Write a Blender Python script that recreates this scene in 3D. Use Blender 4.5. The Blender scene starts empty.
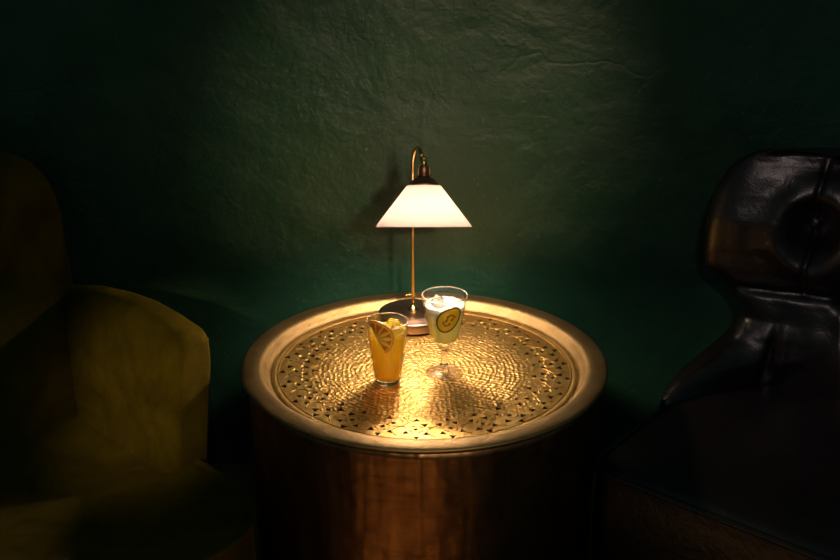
import bpy, bmesh, math, random
from math import sin, cos, pi, sqrt, exp, radians, atan2
from mathutils import Vector, Matrix, noise
from mathutils.geometry import delaunay_2d_cdt

random.seed(4)
scene = bpy.context.scene
COL = scene.collection

# ------------------------------------------------------------------ helpers
def link(o, parent=None):
    COL.objects.link(o)
    if parent is not None:
        o.parent = parent
    return o

def thing(name, label, cat, loc=(0, 0, 0), rz=0.0, group=None):
    o = bpy.data.objects.new(name, None)
    o.empty_display_size = 0.05
    o.location = loc
    o.rotation_euler = (0, 0, rz)
    return tag(link(o), label, cat, group)

def tag(o, label, cat, group=None):
    o['label'] = label
    o['category'] = cat
    if group:
        o['group'] = group
    return o

def mesh_obj(name, verts, faces, mat, parent=None, smooth=True, M=None, fix=True):
    me = bpy.data.meshes.new(name)
    if M is not None:
        verts = [M @ Vector(v) for v in verts]
    me.from_pydata([tuple(v) for v in verts], [], [tuple(f) for f in faces])
    me.validate()
    if fix:
        bm = bmesh.new()
        bm.from_mesh(me)
        bmesh.ops.remove_doubles(bm, verts=bm.verts, dist=1e-6)
        bmesh.ops.recalc_face_normals(bm, faces=bm.faces)
        bm.to_mesh(me)
        bm.free()
    if smooth:
        for p in me.polygons:
            p.use_smooth = True
    me.materials.append(mat)
    return link(bpy.data.objects.new(name, me), parent)

class Geo:
    """collects vertices and faces of one mesh"""
    def __init__(self):
        self.v, self.f = [], []
    def add(self, v, f):
        n = len(self.v)
        self.v += [Vector(p) for p in v]
        self.f += [tuple(i + n for i in q) for q in f]
        return self
    def build(self, name, mat, parent=None, smooth=True, M=None):
        return mesh_obj(name, self.v, self.f, mat, parent, smooth, M)

def lathe(prof, n=64, M=None, rad_fn=None):
    """prof: (r, z) list; r == 0 closes to a pole"""
    v, f, rings = [], [], []
    for (r, z) in prof:
        if r < 1e-7:
            rings.append([len(v)])
            v.append(Vector((0, 0, z)))
        else:
            ids = []
            for k in range(n):
                a = 2 * pi * k / n
                rr = r if rad_fn is None else rad_fn(r, a, z)
                ids.append(len(v))
                v.append(Vector((rr * cos(a), rr * sin(a), z)))
            rings.append(ids)
    for A, B in zip(rings, rings[1:]):
        if len(A) == 1 and len(B) == 1:
            continue
        for k in range(n):
            k2 = (k + 1) % n
            if len(A) == 1:
                f.append((A[0], B[k], B[k2]))
            elif len(B) == 1:
                f.append((A[k], B[0], A[k2]))
            else:
                f.append((A[k], B[k], B[k2], A[k2]))
    if M is not None:
        v = [M @ p for p in v]
    return v, f

def loft(rings, caps=True, closed=False):
    v, f = [], []
    n = len(rings[0])
    for r in rings:
        v += [Vector(p) for p in r]
    m = len(rings)
    for i in range(m if closed else m - 1):
        a, b = i * n, ((i + 1) % m) * n
        for k in range(n):
            k2 = (k + 1) % n
            f.append((a + k, a + k2, b + k2, b + k))
    if caps and not closed:
        for base, r in ((0, rings[0]), ((m - 1) * n, rings[-1])):
            c = Vector((0, 0, 0))
            for p in r:
                c += Vector(p)
            ci = len(v)
            v.append(c / n)
            for k in range(n):
                f.append((base + k, base + (k + 1) % n, ci))
    return v, f

def tube(pts, r, n=10, closed=False, r_fn=None):
    pts = [Vector(p) for p in pts]
    m = len(pts)
    rings = []
    up = None
    for i, p in enumerate(pts):
        if closed:
            t = pts[(i + 1) % m] - pts[i - 1]
        else:
            t = pts[min(i + 1, m - 1)] - pts[max(i - 1, 0)]
        t.normalize()
        if up is None:
            up = Vector((0, 0, 1)) if abs(t.z) < 0.9 else Vector((1, 0, 0))
        a = t.cross(up)
        if a.length < 1e-6:
            a = t.orthogonal()
        a.normalize()
        b = a.cross(t).normalized()
        up = b
        rr = r if r_fn is None else r_fn(i / max(1, m - 1))
        rings.append([p + a * (rr * cos(2 * pi * k / n)) + b * (rr * sin(2 * pi * k / n)) for k in range(n)])
    return loft(rings, caps=not closed, closed=closed)

def interp(tab, x):
    if x <= tab[0][0]:
        return tab[0][1]
    for (x0, y0), (x1, y1) in zip(tab, tab[1:]):
        if x <= x1:
            t = (x - x0) / (x1 - x0)
            return y0 + (y1 - y0) * t
    return tab[-1][1]

def rrect(x0, x1, y0, y1, r, n=16, m=12):
    """rounded rectangle outline; r is one radius or four (x0y0, x1y0, x1y1, x0y1)"""
    if not isinstance(r, (tuple, list)):
        r = (r,) * 4
    cs = [(x0 + r[0], y0 + r[0], r[0], pi), (x1 - r[1], y0 + r[1], r[1], 1.5 * pi),
          (x1 - r[2], y1 - r[2], r[2], 0), (x0 + r[3], y1 - r[3], r[3], 0.5 * pi)]
    out = []
    for i, (cx, cy, rr, a0) in enumerate(cs):
        for k in range(n + 1):
            a = a0 + 0.5 * pi * k / n
            out.append((cx + rr * cos(a), cy + rr * sin(a)))
        nx = cs[(i + 1) % 4]
        e = out[-1]
        s = (nx[0] + nx[2] * cos(nx[3]), nx[1] + nx[2] * sin(nx[3]))
        for k in range(1, m):
            t = k / m
            out.append((e[0] + (s[0] - e[0]) * t, e[1] + (s[1] - e[1]) * t))
    return out

def ellipsoid(c, rx, ry, rz, nu=20, nv=12, jit=0):
    v, f = lathe([(max(0, cos(-pi / 2 + pi * j / nv)) if 0 < j < nv else 0, sin(-pi / 2 + pi * j / nv)) for j in range(nv + 1)], nu)
    return [Vector((p.x * rx + c[0], p.y * ry + c[1], p.z * rz + c[2])) for p in v], f

# ------------------------------------------------------------------ materials
def new_mat(name):
    m = bpy.data.materials.new(name)
    m.use_nodes = True
    nt = m.node_tree
    return m, nt, nt.nodes['Principled BSDF']

def N(nt, typ, **kw):
    n = nt.nodes.new(typ)
    for k, val in kw.items():
        if k in n.inputs:
            n.inputs[k].default_value = val
        else:
            setattr(n, k, val)
    return n

def math_n(nt, op, a, b=None, c=None):
    n = nt.nodes.new('ShaderNodeMath')
    n.operation = op
    for i, q in enumerate((a, b, c)):
        if q is None:
            continue
        if hasattr(q, 'is_output') or isinstance(q, bpy.types.NodeSocket):
            nt.links.new(q, n.inputs[i])
        else:
            n.inputs[i].default_value = q
    return n.outputs[0]

def obj_co(nt):
    return nt.nodes.new('ShaderNodeTexCoord').outputs['Object']

def noise_n(nt, co, scale, detail=4, rough=0.55, dist=0.0):
    n = nt.nodes.new('ShaderNodeTexNoise')
    n.inputs['Scale'].default_value = scale
    n.inputs['Detail'].default_value = detail
    n.inputs['Roughness'].default_value = rough
    n.inputs['Distortion'].default_value = dist
    nt.links.new(co, n.inputs['Vector'])
    return n.outputs['Fac']

def ramp(nt, fac, stops):
    r = nt.nodes.new('ShaderNodeValToRGB')
    el = r.color_ramp.elements
    while len(el) < len(stops):
        el.new(0.5)
    for e, (p, c) in zip(el, stops):
        e.position = p
        e.color = (*c, 1) if len(c) == 3 else c
    nt.links.new(fac, r.inputs[0])
    return r.outputs[0]

def bump(nt, height, strength, dist, normal=None):
    b = nt.nodes.new('ShaderNodeBump')
    b.inputs['Strength'].default_value = strength
    b.inputs['Distance'].default_value = dist
    nt.links.new(height, b.inputs['Height'])
    if normal is not None:
        nt.links.new(normal, b.inputs['Normal'])
    return b.outputs[0]

def simple(name, base, metallic=0.0, rough=0.4, n_scale=None, n_amt=0.3, bump_s=None, **inp):
    m, nt, bs = new_mat(name)
    bs.inputs['Base Color'].default_value = (*base, 1)
    bs.inputs['Metallic'].default_value = metallic
    bs.inputs['Roughness'].default_value = rough
    for k, val in inp.items():
        bs.inputs[k.replace('_', ' ')].default_value = val
    co = obj_co(nt)
    f = noise_n(nt, co, n_scale or 40, 5)
    lo = tuple(c * (1 - n_amt) for c in base)
    hi = tuple(min(1, c * (1 + n_amt)) for c in base)
    nt.links.new(ramp(nt, f, [(0.3, lo), (0.7, hi)]), bs.inputs['Base Color'])
    if bump_s:
        nt.links.new(bump(nt, noise_n(nt, co, bump_s[0], 4), bump_s[1], bump_s[2]), bs.inputs['Normal'])
    return m

def wall_mat():
    m, nt, bs = new_mat('green_plaster')
    co = obj_co(nt)
    big = noise_n(nt, co, 2.2, 6, 0.6, 0.4)
    c = ramp(nt, big, [(0.28, (0.008, 0.044, 0.028)), (0.5, (0.015, 0.075, 0.045)), (0.72, (0.030, 0.105, 0.056))])
    # sparse pale specks, gathered in clumps
    clump = noise_n(nt, co, 3.5, 2)
    speck = noise_n(nt, co, 95, 3, 0.6)
    pale_speck = math_n(nt, 'MULTIPLY', math_n(nt, 'GREATER_THAN', clump, 0.51), math_n(nt, 'GREATER_THAN', speck, 0.67))
    mix = nt.nodes.new('ShaderNodeMix')
    mix.data_type = 'RGBA'
    nt.links.new(pale_speck, mix.inputs[0])
    nt.links.new(c, mix.inputs[6])
    mix.inputs[7].default_value = (0.09, 0.14, 0.10, 1)
    nt.links.new(mix.outputs[2], bs.inputs['Base Color'])
    r = noise_n(nt, co, 9, 5, 0.6)
    mr = nt.nodes.new('ShaderNodeMapRange')
    nt.links.new(r, mr.inputs[0])
    mr.inputs[3].default_value = 0.32
    mr.inputs[4].default_value = 0.54
    nt.links.new(mr.outputs[0], bs.inputs['Roughness'])
    bs.inputs['Specular IOR Level'].default_value = 0.6
    fine = noise_n(nt, co, 38, 8, 0.62, 0.3)
    trowel = nt.nodes.new('ShaderNodeMapping')
    trowel.inputs['Scale'].default_value = (3, 3, 4)
    nt.links.new(co, trowel.inputs[0])
    tr = noise_n(nt, trowel.outputs[0], 1.3, 5, 0.5, 0.8)
    vor = nt.nodes.new('ShaderNodeTexVoronoi')
    vor.feature = 'DISTANCE_TO_EDGE'
    vor.inputs['Scale'].default_value = 3.4
    warp = nt.nodes.new('ShaderNodeMixRGB')
    warp.inputs[0].default_value = 0.18
    nzc = nt.nodes.new('ShaderNodeTexNoise')
    nzc.inputs['Scale'].default_value = 4
    nzc.inputs['Detail'].default_value = 6
    nt.links.new(co, nzc.inputs['Vector'])
    nt.links.new(co, warp.inputs[1])
    nt.links.new(nzc.outputs['Color'], warp.inputs[2])
    nt.links.new(warp.outputs[0], vor.inputs['Vector'])
    crack = ramp(nt, vor.outputs['Distance'], [(0.0, (0, 0, 0)), (0.018, (1, 1, 1))])
    n1 = bump(nt, fine, 0.4, 0.006)
    n2 = bump(nt, tr, 0.5, 0.016, n1)
    msk = nt.nodes.new('ShaderNodeMapRange')
    nt.links.new(noise_n(nt, co, 2.6, 3), msk.inputs[0])
    msk.inputs[1].default_value = 0.52
    msk.inputs[2].default_value = 0.60
    cm = math_n(nt, 'MULTIPLY', crack, msk.outputs[0])
    scr = nt.nodes.new('ShaderNodeMapping')
    scr.inputs['Rotation'].default_value = (0, 0.6, 0)
    scr.inputs['Scale'].default_value = (5, 1, 16)
    nt.links.new(co, scr.inputs[0])
    scrape = ramp(nt, noise_n(nt, scr.outputs[0], 1.0, 5, 0.6, 1.5), [(0.66, (0, 0, 0)), (0.72, (1, 1, 1))])
    lump = ramp(nt, noise_n(nt, co, 11, 7, 0.6, 0.15), [(0.56, (0, 0, 0)), (0.76, (1, 1, 1))])
    n2 = bump(nt, lump, 0.25, 0.006, n2)
    n2 = bump(nt, scrape, 0.16, 0.003, n2)
    n3 = bump(nt, cm, 0.2, 0.003, n2)
    nt.links.new(n3, bs.inputs['Normal'])
    return m

def tray_mat(kind):
    m, nt, bs = new_mat('hammered_brass' if kind == 'disc' else 'worn_brass')
    co = obj_co(nt)
    bs.inputs['Metallic'].default_value = 1.0
    tone = noise_n(nt, co, 14, 6, 0.6)
    if kind == 'disc':
        col = ramp(nt, tone, [(0.3, (0.66, 0.40, 0.12)), (0.7, (0.86, 0.58, 0.21))])
    else:
        col = ramp(nt, tone, [(0.3, (0.31, 0.20, 0.085)), (0.7, (0.48, 0.33, 0.155))])
    nt.links.new(col, bs.inputs['Base Color'])
    mr = nt.nodes.new('ShaderNodeMapRange')
    nt.links.new(noise_n(nt, co, 30, 5), mr.inputs[0])
    mr.inputs[3].default_value = 0.38 if kind == 'disc' else 0.42
    mr.inputs[4].default_value = 0.56 if kind == 'disc' else 0.60
    nt.links.new(mr.outputs[0], bs.inputs['Roughness'])
    fine = bump(nt, noise_n(nt, co, 160, 4), 0.25, 0.0015)
    if kind == 'disc':
        sep = nt.nodes.new('ShaderNodeSeparateXYZ')
        nzv = nt.nodes.new('ShaderNodeTexNoise')
        nzv.inputs['Scale'].default_value = 25
        nt.links.new(co, nzv.inputs['Vector'])
        wv = nt.nodes.new('ShaderNodeVectorMath')
        wv.operation = 'MULTIPLY_ADD'
        nt.links.new(nzv.outputs['Color'], wv.inputs[0])
        wv.inputs[1].default_value = (0.02, 0.02, 0)
        nt.links.new(co, wv.inputs[2])
        nt.links.new(wv.outputs[0], sep.inputs[0])
        x, y = sep.outputs[0], sep.outputs[1]
        r = math_n(nt, 'SQRT', math_n(nt, 'ADD', math_n(nt, 'MULTIPLY', x, x), math_n(nt, 'MULTIPLY', y, y)))
        th = math_n(nt, 'ARCTAN2', y, x)
        rp = math_n(nt, 'DIVIDE', r, 0.0092)
        ri = math_n(nt, 'FLOOR', rp)
        fr = math_n(nt, 'SUBTRACT', math_n(nt, 'FRACT', rp), 0.5)
        cnt = math_n(nt, 'ROUND', math_n(nt, 'MULTIPLY', math_n(nt, 'ADD', ri, 0.5), 2 * pi / 1.15))
        tt = math_n(nt, 'ADD', math_n(nt, 'MULTIPLY', math_n(nt, 'DIVIDE', th, 2 * pi), cnt), math_n(nt, 'MULTIPLY', ri, 0.37))
        ft = math_n(nt, 'SUBTRACT', math_n(nt, 'FRACT', tt), 0.5)
        d2 = math_n(nt, 'ADD', math_n(nt, 'MULTIPLY', fr, fr), math_n(nt, 'MULTIPLY', ft, ft))
        dim = math_n(nt, 'MINIMUM', d2, 0.25)
        msk = nt.nodes.new('ShaderNodeMapRange')
        msk.interpolation_type = 'SMOOTHSTEP'
        nt.links.new(r, msk.inputs[0])
        msk.inputs[1].default_value = 0.190
        msk.inputs[2].default_value = 0.235
        msk.inputs[3].default_value = 1
        msk.inputs[4].default_value = 0
        hgt = math_n(nt, 'MULTIPLY', dim, msk.outputs[0])
        v2 = nt.nodes.new('ShaderNodeTexVoronoi')
        v2.feature = 'SMOOTH_F1'
        v2.inputs['Scale'].default_value = 105
        nt.links.new(co, v2.inputs['Vector'])
        fine = bump(nt, math_n(nt, 'MULTIPLY', v2.outputs['Distance'], msk.outputs[0]), 0.55, 0.005, fine)
        n1 = bump(nt, hgt, 0.55, 0.0065, fine)
        # chased ornament in the outer band
        vor = nt.nodes.new('ShaderNodeTexVoronoi')
        vor.feature = 'SMOOTH_F1'
        vor.inputs['Scale'].default_value = 95
        nt.links.new(wv.outputs[0], vor.inputs['Vector'])
        inv = math_n(nt, 'SUBTRACT', 1.0, msk.outputs[0])
        edge = nt.nodes.new('ShaderNodeMapRange')
        nt.links.new(r, edge.inputs[0])
        edge.inputs[1].default_value = 0.272
        edge.inputs[2].default_value = 0.28
        edge.inputs[3].default_value = 1
        edge.inputs[4].default_value = 0
        inv = math_n(nt, 'MULTIPLY', inv, edge.outputs[0])
        n2 = bump(nt, math_n(nt, 'MULTIPLY', vor.outputs['Distance'], inv), 0.25, 0.004, n1)
        nt.links.new(n2, bs.inputs['Normal'])
    else:
        nt.links.new(fine, bs.inputs['Normal'])
    return m

def drum_mat():
    m, nt, bs = new_mat('aged_copper')
    co = obj_co(nt)
    mp = nt.nodes.new('ShaderNodeMapping')
    mp.inputs['Scale'].default_value = (1, 1, 0.35)
    nt.links.new(co, mp.inputs[0])
    tone = noise_n(nt, mp.outputs[0], 16, 7, 0.6)
    nt.links.new(ramp(nt, tone, [(0.28, (0.15, 0.072, 0.030)), (0.72, (0.40, 0.21, 0.090))]), bs.inputs['Base Color'])
    bs.inputs['Metallic'].default_value = 1.0
    mr = nt.nodes.new('ShaderNodeMapRange')
    nt.links.new(noise_n(nt, co, 22, 5), mr.inputs[0])
    mr.inputs[3].default_value = 0.30
    mr.inputs[4].default_value = 0.52
    nt.links.new(mr.outputs[0], bs.inputs['Roughness'])
    vor = nt.nodes.new('ShaderNodeTexVoronoi')
    vor.feature = 'SMOOTH_F1'
    vor.inputs['Scale'].default_value = 48
    nt.links.new(co, vor.inputs['Vector'])
    mp2 = nt.nodes.new('ShaderNodeMapping')
    mp2.inputs['Scale'].default_value = (1, 1, 0.15)
    nt.links.new(co, mp2.inputs[0])
    wav = noise_n(nt, mp2.outputs[0], 9, 3)
    n1 = bump(nt, vor.outputs['Distance'], 0.3, 0.004)
    mp3 = nt.nodes.new('ShaderNodeMapping')
    mp3.inputs['Scale'].default_value = (7, 7, 60)
    nt.links.new(co, mp3.inputs[0])
    n1 = bump(nt, noise_n(nt, mp3.outputs[0], 1.0, 4), 0.35, 0.004, n1)
    n2 = bump(nt, wav, 0.5, 0.02, n1)
    nt.links.new(n2, bs.inputs['Normal'])
    return m

def velvet_mat():
    m, nt, bs = new_mat('olive_velvet')
    co = obj_co(nt)
    f = noise_n(nt, co, 7, 6, 0.65, 0.6)
    nt.links.new(ramp(nt, f, [(0.3, (0.055, 0.036, 0.002)), (0.5, (0.105, 0.073, 0.004)), (0.72, (0.16, 0.115, 0.006))]), bs.inputs['Base Color'])
    bs.inputs['Roughness'].default_value = 0.9
    bs.inputs['Specular IOR Level'].default_value = 0.1
    bs.inputs['Sheen Weight'].default_value = 0.45
    bs.inputs['Sheen Roughness'].default_value = 0.35
    bs.inputs['Sheen Tint'].default_value = (0.75, 0.47, 0.04, 1)
    nt.links.new(bump(nt, noise_n(nt, co, 420, 3), 0.3, 0.001, bump(nt, noise_n(nt, co, 14, 4), 0.35, 0.008)), bs.inputs['Normal'])
    return m

def leather_mat():
    m, nt, bs = new_mat('black_leather')
    co = obj_co(nt)
    nt.links.new(ramp(nt, noise_n(nt, co, 12, 5), [(0.3, (0.006, 0.004, 0.005)), (0.7, (0.012, 0.008, 0.009))]), bs.inputs['Base Color'])
    mr = nt.nodes.new('ShaderNodeMapRange')
    nt.links.new(noise_n(nt, co, 18, 6, 0.65), mr.inputs[0])
    mr.inputs[3].default_value = 0.25
    mr.inputs[4].default_value = 0.42
    nt.links.new(mr.outputs[0], bs.inputs['Roughness'])
    bs.inputs['Specular IOR Level'].default_value = 0.8
    vor = nt.nodes.new('ShaderNodeTexVoronoi')
    vor.inputs['Scale'].default_value = 330
    nt.links.new(co, vor.inputs['Vector'])
    n1 = bump(nt, vor.outputs['Distance'], 0.12, 0.001)
    n2 = bump(nt, noise_n(nt, co, 26, 5, 0.6, 0.5), 0.35, 0.006, n1)
    nt.links.new(n2, bs.inputs['Normal'])
    return m

def glass_mat(name='clear_glass', rough=0.0):
    m, nt, bs = new_mat(name)
    co = obj_co(nt)
    bs.inputs['Base Color'].default_value = (1, 1, 1, 1)
    bs.inputs['Transmission Weight'].default_value = 1
    bs.inputs['IOR'].default_value = 1.47
    bs.inputs['Roughness'].default_value = rough
    nt.links.new(bump(nt, noise_n(nt, co, 30, 2), 0.03, 0.002), bs.inputs['Normal'])
    return m

def thin_glass(name='thin_glass', base=0.04, rough=0.03):
    # a wall of glass too thin to bend what lies behind it: clear, with a Fresnel gloss
    m, nt, bs = new_mat(name)
    co = obj_co(nt)
    tr = nt.nodes.new('ShaderNodeBsdfTransparent')
    tr.inputs[0].default_value = (0.985, 0.985, 0.98, 1)
    gl = nt.nodes.new('ShaderNodeBsdfGlossy')
    gl.inputs['Roughness'].default_value = rough
    lw = nt.nodes.new('ShaderNodeLayerWeight')
    lw.inputs['Blend'].default_value = 0.5
    fres = math_n(nt, 'MULTIPLY_ADD', math_n(nt, 'POWER', lw.outputs['Facing'], 4.0), 0.85, base)
    nb = bump(nt, noise_n(nt, co, 40, 2), 0.04, 0.002)
    nt.links.new(nb, gl.inputs['Normal'])
    mx = nt.nodes.new('ShaderNodeMixShader')
    nt.links.new(fres, mx.inputs[0])
    nt.links.new(tr.outputs[0], mx.inputs[1])
    nt.links.new(gl.outputs[0], mx.inputs[2])
    nt.links.new(mx.outputs[0], nt.nodes['Material Output'].inputs[0])
    return m

def cloudy(name, stops, transl, rough=0.25, z0=0, z1=0.1, sss=None):
    """a cloudy drink or fruit flesh: diffuse + translucent under a gloss, colour by height (layers of the drink)"""
    m, nt, bs = new_mat(name)
    co = obj_co(nt)
    sep = nt.nodes.new('ShaderNodeSeparateXYZ')
    nt.links.new(co, sep.inputs[0])
    mr = nt.nodes.new('ShaderNodeMapRange')
    nt.links.new(sep.outputs[2], mr.inputs[0])
    mr.inputs[1].default_value = z0
    mr.inputs[2].default_value = z1
    wob = math_n(nt, 'ADD', mr.outputs[0], math_n(nt, 'MULTIPLY', math_n(nt, 'SUBTRACT', noise_n(nt, co, 60, 4), 0.5), 0.25))
    c = ramp(nt, wob, stops)
    nt.links.new(c, bs.inputs['Base Color'])
    bs.inputs['Roughness'].default_value = rough
    if sss:
        bs.inputs['Subsurface Weight'].default_value = 1.0
        bs.inputs['Subsurface Radius'].default_value = sss
        bs.inputs['Subsurface Scale'].default_value = 1.0
    tl = nt.nodes.new('ShaderNodeBsdfTranslucent')
    nt.links.new(c, tl.inputs[0])
    mx = nt.nodes.new('ShaderNodeMixShader')
    mx.inputs[0].default_value = transl
    nt.links.new(bs.outputs[0], mx.inputs[1])
    nt.links.new(tl.outputs[0], mx.inputs[2])
    nt.links.new(mx.outputs[0], nt.nodes['Material Output'].inputs[0])
    return m

def opal_mat():
    m, nt, bs = new_mat('opal_glass')
    co = obj_co(nt)
    c = ramp(nt, noise_n(nt, co, 8, 3), [(0.3, (0.95, 0.87, 0.86)), (0.7, (0.97, 0.91, 0.90))])
    nt.links.new(c, bs.inputs['Base Color'])
    bs.inputs['Roughness'].default_value = 0.2
    tl = nt.nodes.new('ShaderNodeBsdfTranslucent')
    nt.links.new(c, tl.inputs[0])
    mx = nt.nodes.new('ShaderNodeMixShader')
    mx.inputs[0].default_value = OPAL
    nt.links.new(bs.outputs[0], mx.inputs[1])
    nt.links.new(tl.outputs[0], mx.inputs[2])
    nt.links.new(mx.outputs[0], nt.nodes['Material Output'].inputs[0])
    return m

def emit_mat(name, col, strength):
    m, nt, bs = new_mat(name)
    co = obj_co(nt)
    c = ramp(nt, noise_n(nt, co, 5, 1), [(0, col), (1, col)])
    nt.links.new(c, bs.inputs['Emission Color'])
    bs.inputs['Emission Strength'].default_value = strength
    bs.inputs['Base Color'].default_value = (0.9, 0.85, 0.8, 1)
    return m

OPAL = 0.27
BULB = 340.0
M_WALL = wall_mat()
M_DISC = tray_mat('disc')
M_RIM = tray_mat('rim')
M_DRUM = drum_mat()
M_VELVET = velvet_mat()
M_LEATHER = leather_mat()
M_GLASS = glass_mat()
M_THIN = thin_glass()
M_FOOT = thin_glass('foot_glass', 0.22, 0.22)
M_RIMGLASS = glass_mat('ground_glass_rim', 0.25)
M_ICE = glass_mat('ice', 0.12)
M_ICE.node_tree.nodes['Principled BSDF'].inputs['IOR'].default_value = 1.31
M_OPAL = opal_mat()
M_BULB = emit_mat('lit_bulb', (1.0, 0.78, 0.55), BULB)
M_BRASS = simple('polished_brass', (0.90, 0.62, 0.24), 1.0, 0.24, 30, 0.12)
M_CHROME = simple('smoked_chrome', (0.36, 0.25, 0.20), 1.0, 0.33, 25, 0.12)
M_BRONZE = simple('dark_bronze', (0.36, 0.21, 0.15), 1.0, 0.42, 40, 0.3)
M_FELT = simple('black_felt', (0.006, 0.005, 0.005), 0, 0.95, 90, 0.3)
M_WOOD = simple('dark_wood', (0.03, 0.016, 0.009), 0, 0.4, 20, 0.4, (60, 0.2, 0.002))
M_FLOOR = simple('dark_floor_boards', (0.16, 0.10, 0.05), 0, 0.5, 9, 0.5, (40, 0.3, 0.003))
M_DARK = simple('lamp_cable_black', (0.01, 0.01, 0.01), 0, 0.5)

# ------------------------------------------------------------------ the setting
def grid_wall():
    x0, x1, z0, z1 = -2.6, 2.6, 0.0, 2.6
    nx, nz = 330, 165
    v, f = [], []
    for j in range(nz + 1):
        for i in range(nx + 1):
            x = x0 + (x1 - x0) * i / nx
            z = z0 + (z1 - z0) * j / nz
            p = Vector((x * 1.7, 3.1, z * 2.3))
            h = noise.fractal(p, 0.9, 2.1, 5) * 0.0045
            q = Vector((x * 6, 9.2, z * 6))
            h += max(0, noise.fractal(q, 0.8, 2.0, 4)) * 0.004
            v.append((x, -h, z))
            if i < nx and j < nz:
                a = j * (nx + 1) + i
                f.append((a, a + 1, a + nx + 2, a + nx + 1))
    n = len(v)
    v += [(x0, 0.12, z0), (x1, 0.12, z0), (x1, 0.12, z1), (x0, 0.12, z1)]
    f.append((n, n + 3, n + 2, n + 1))
    return v, f

v, f = grid_wall()
wall = mesh_obj('wall_back', v, f, M_WALL, fix=False)
wall.location = (0, 0.455, 0)
wall['kind'] = 'structure'
v = [(-2.6, -3.2, -0.06), (2.6, -3.2, -0.06), (2.6, 0.57, -0.06), (-2.6, 0.57, -0.06),
     (-2.6, -3.2, 0), (2.6, -3.2, 0), (2.6, 0.57, 0), (-2.6, 0.57, 0)]
f = [(0, 3, 2, 1), (4, 5, 6, 7), (0, 1, 5, 4), (1, 2, 6, 5), (2, 3, 7, 6), (3, 0, 4, 7)]
floor = mesh_obj('floor', v, f, M_FLOOR, smooth=False)
floor['kind'] = 'structure'

# ------------------------------------------------------------------ drum table
DZ = 0.482         # height of the tray's floor
table = thing('drum_table', 'round hammered copper drum table topped by a pierced brass tray', 'table', (0, 0, 0))

def drum_r(r, a, z):
    sm = math.exp(-((a - 1.5 * pi + 0.03) / 0.014) ** 2) if r > 0.331 else 0     # lapped seam down the front
    return r + 0.0014 * sm + 0.0012 * noise.noise(Vector((cos(a) * 4, sin(a) * 4, z * 5)))
prof = [(0.300, 0.0), (0.332, 0.0), (0.338, 0.004), (0.338, 0.012)]
prof += [(0.336 + 0.004 * (k / 24), 0.018 + 0.476 * k / 24) for k in range(25)]
prof += [(0.337, 0.4915), (0.330, 0.47), (0.326, 0.05), (0.300, 0.02), (0.300, 0.0)]
v, f = lathe(prof, 400, rad_fn=drum_r)
mesh_obj('drum_body', v, f, M_DRUM, table)
# tray rim: rolled lip, broad flat band, sloping inner wall
prof = [(0.341, 0.4935), (0.347, 0.4930), (0.3508, 0.4945), (0.3525, 0.4970), (0.3515, 0.4992), (0.347, 0.5010),
        (0.340, 0.502), (0.330, 0.5028), (0.320, 0.5022), (0.3145, 0.5005), (0.311, 0.4968), (0.3065, 0.4895),
        (0.3025, 0.4842), (0.2985, 0.4815), (0.2965, 0.4812), (0.2965, 0.4788), (0.306, 0.479), (0.334, 0.4885), (0.341, 0.4935)]
v, f = lathe(prof, 192)
mesh_obj('tray_rim', v, f, M_RIM, table)

# pierced tray floor: real holes cut through the sheet
holes = []
def add_hole(r, a, size, rot, kind):
    c = Vector((r * cos(a), r * sin(a)))
    pts = []
    if kind == 0:      # rounded triangle pointing to the rim
        n = 9
        for k in range(n):
            t = 2 * pi * k / n
            rad = size * 1.15 * (0.72 + 0.34 * cos(3 * t))
            pts.append(c + Vector((rad * cos(t + a + rot), rad * sin(t + a + rot))))
    else:              # small four-point star
        n = 8
        for k in range(n):
            t = 2 * pi * k / n
            rad = size * (0.95 if k % 2 == 0 else 0.5)
            pts.append(c + Vector((rad * cos(t + a + rot), rad * sin(t + a + rot))))
    holes.append((c, size * 1.3, pts))
NS = 26
for k in range(NS):
    a = 2 * pi * (k + 0.25) / NS
    st = 2 * pi / NS
    for (r, da, s, rot, kind) in ((0.214, 0.0, 0.0062, pi, 0), (0.230, -0.27, 0.0062, 0, 0), (0.230, 0.27, 0.0062, 0, 0),
                                  (0.247, 0.0, 0.0066, 0, 1), (0.262, -0.28, 0.0064, pi, 0),
                                  (0.262, 0.28, 0.0064, pi, 0), (0.2755, 0.0, 0.0062, 0, 0)):
        if random.random() < 0.08:
            continue
        add_hole(r + random.uniform(-.0015, .0015), a + st * (da + random.uniform(-.04, .04)), s * random.uniform(.85, 1.12), rot + random.uniform(-.3, .3), kind)
vs, es = [], []
NR = 192
for k in range(NR):
    a = 2 * pi * k / NR
    vs.append(Vector((0.2975 * cos(a), 0.2975 * sin(a))))
es += [(k, (k + 1) % NR) for k in range(NR)]
for (rr, n) in ((0.2935, 160), (0.2895, 160), (0.286, 160), (0.20, 80), (0.16, 64), (0.11, 48), (0.06, 32), (0.02, 12)):
    for k in range(n):
        a = 2 * pi * (k + 0.5) / n
        vs.append(Vector((rr * cos(a), rr * sin(a))))
for (c, rad, pts) in holes:
    b = len(vs)
    vs += pts
    es += [(b + i, b + (i + 1) % len(pts)) for i in range(len(pts))]
ov, oe, of, _, _, _ = delaunay_2d_cdt(vs, es, [], 0, 1e-6)
def in_poly(p, pts):
    s = False
    n = len(pts)
    for i in range(n):
        a, b = pts[i], pts[(i + 1) % n]
        if (a.y > p.y) != (b.y > p.y) and p.x < (b.x - a.x) * (p.y - a.y) / (b.y - a.y) + a.x:
            s = not s
    return s
cells = {}
for h in holes:
    cells.setdefault((int(h[0].x // 0.02), int(h[0].y // 0.02)), []).append(h)
faces = []
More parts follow.
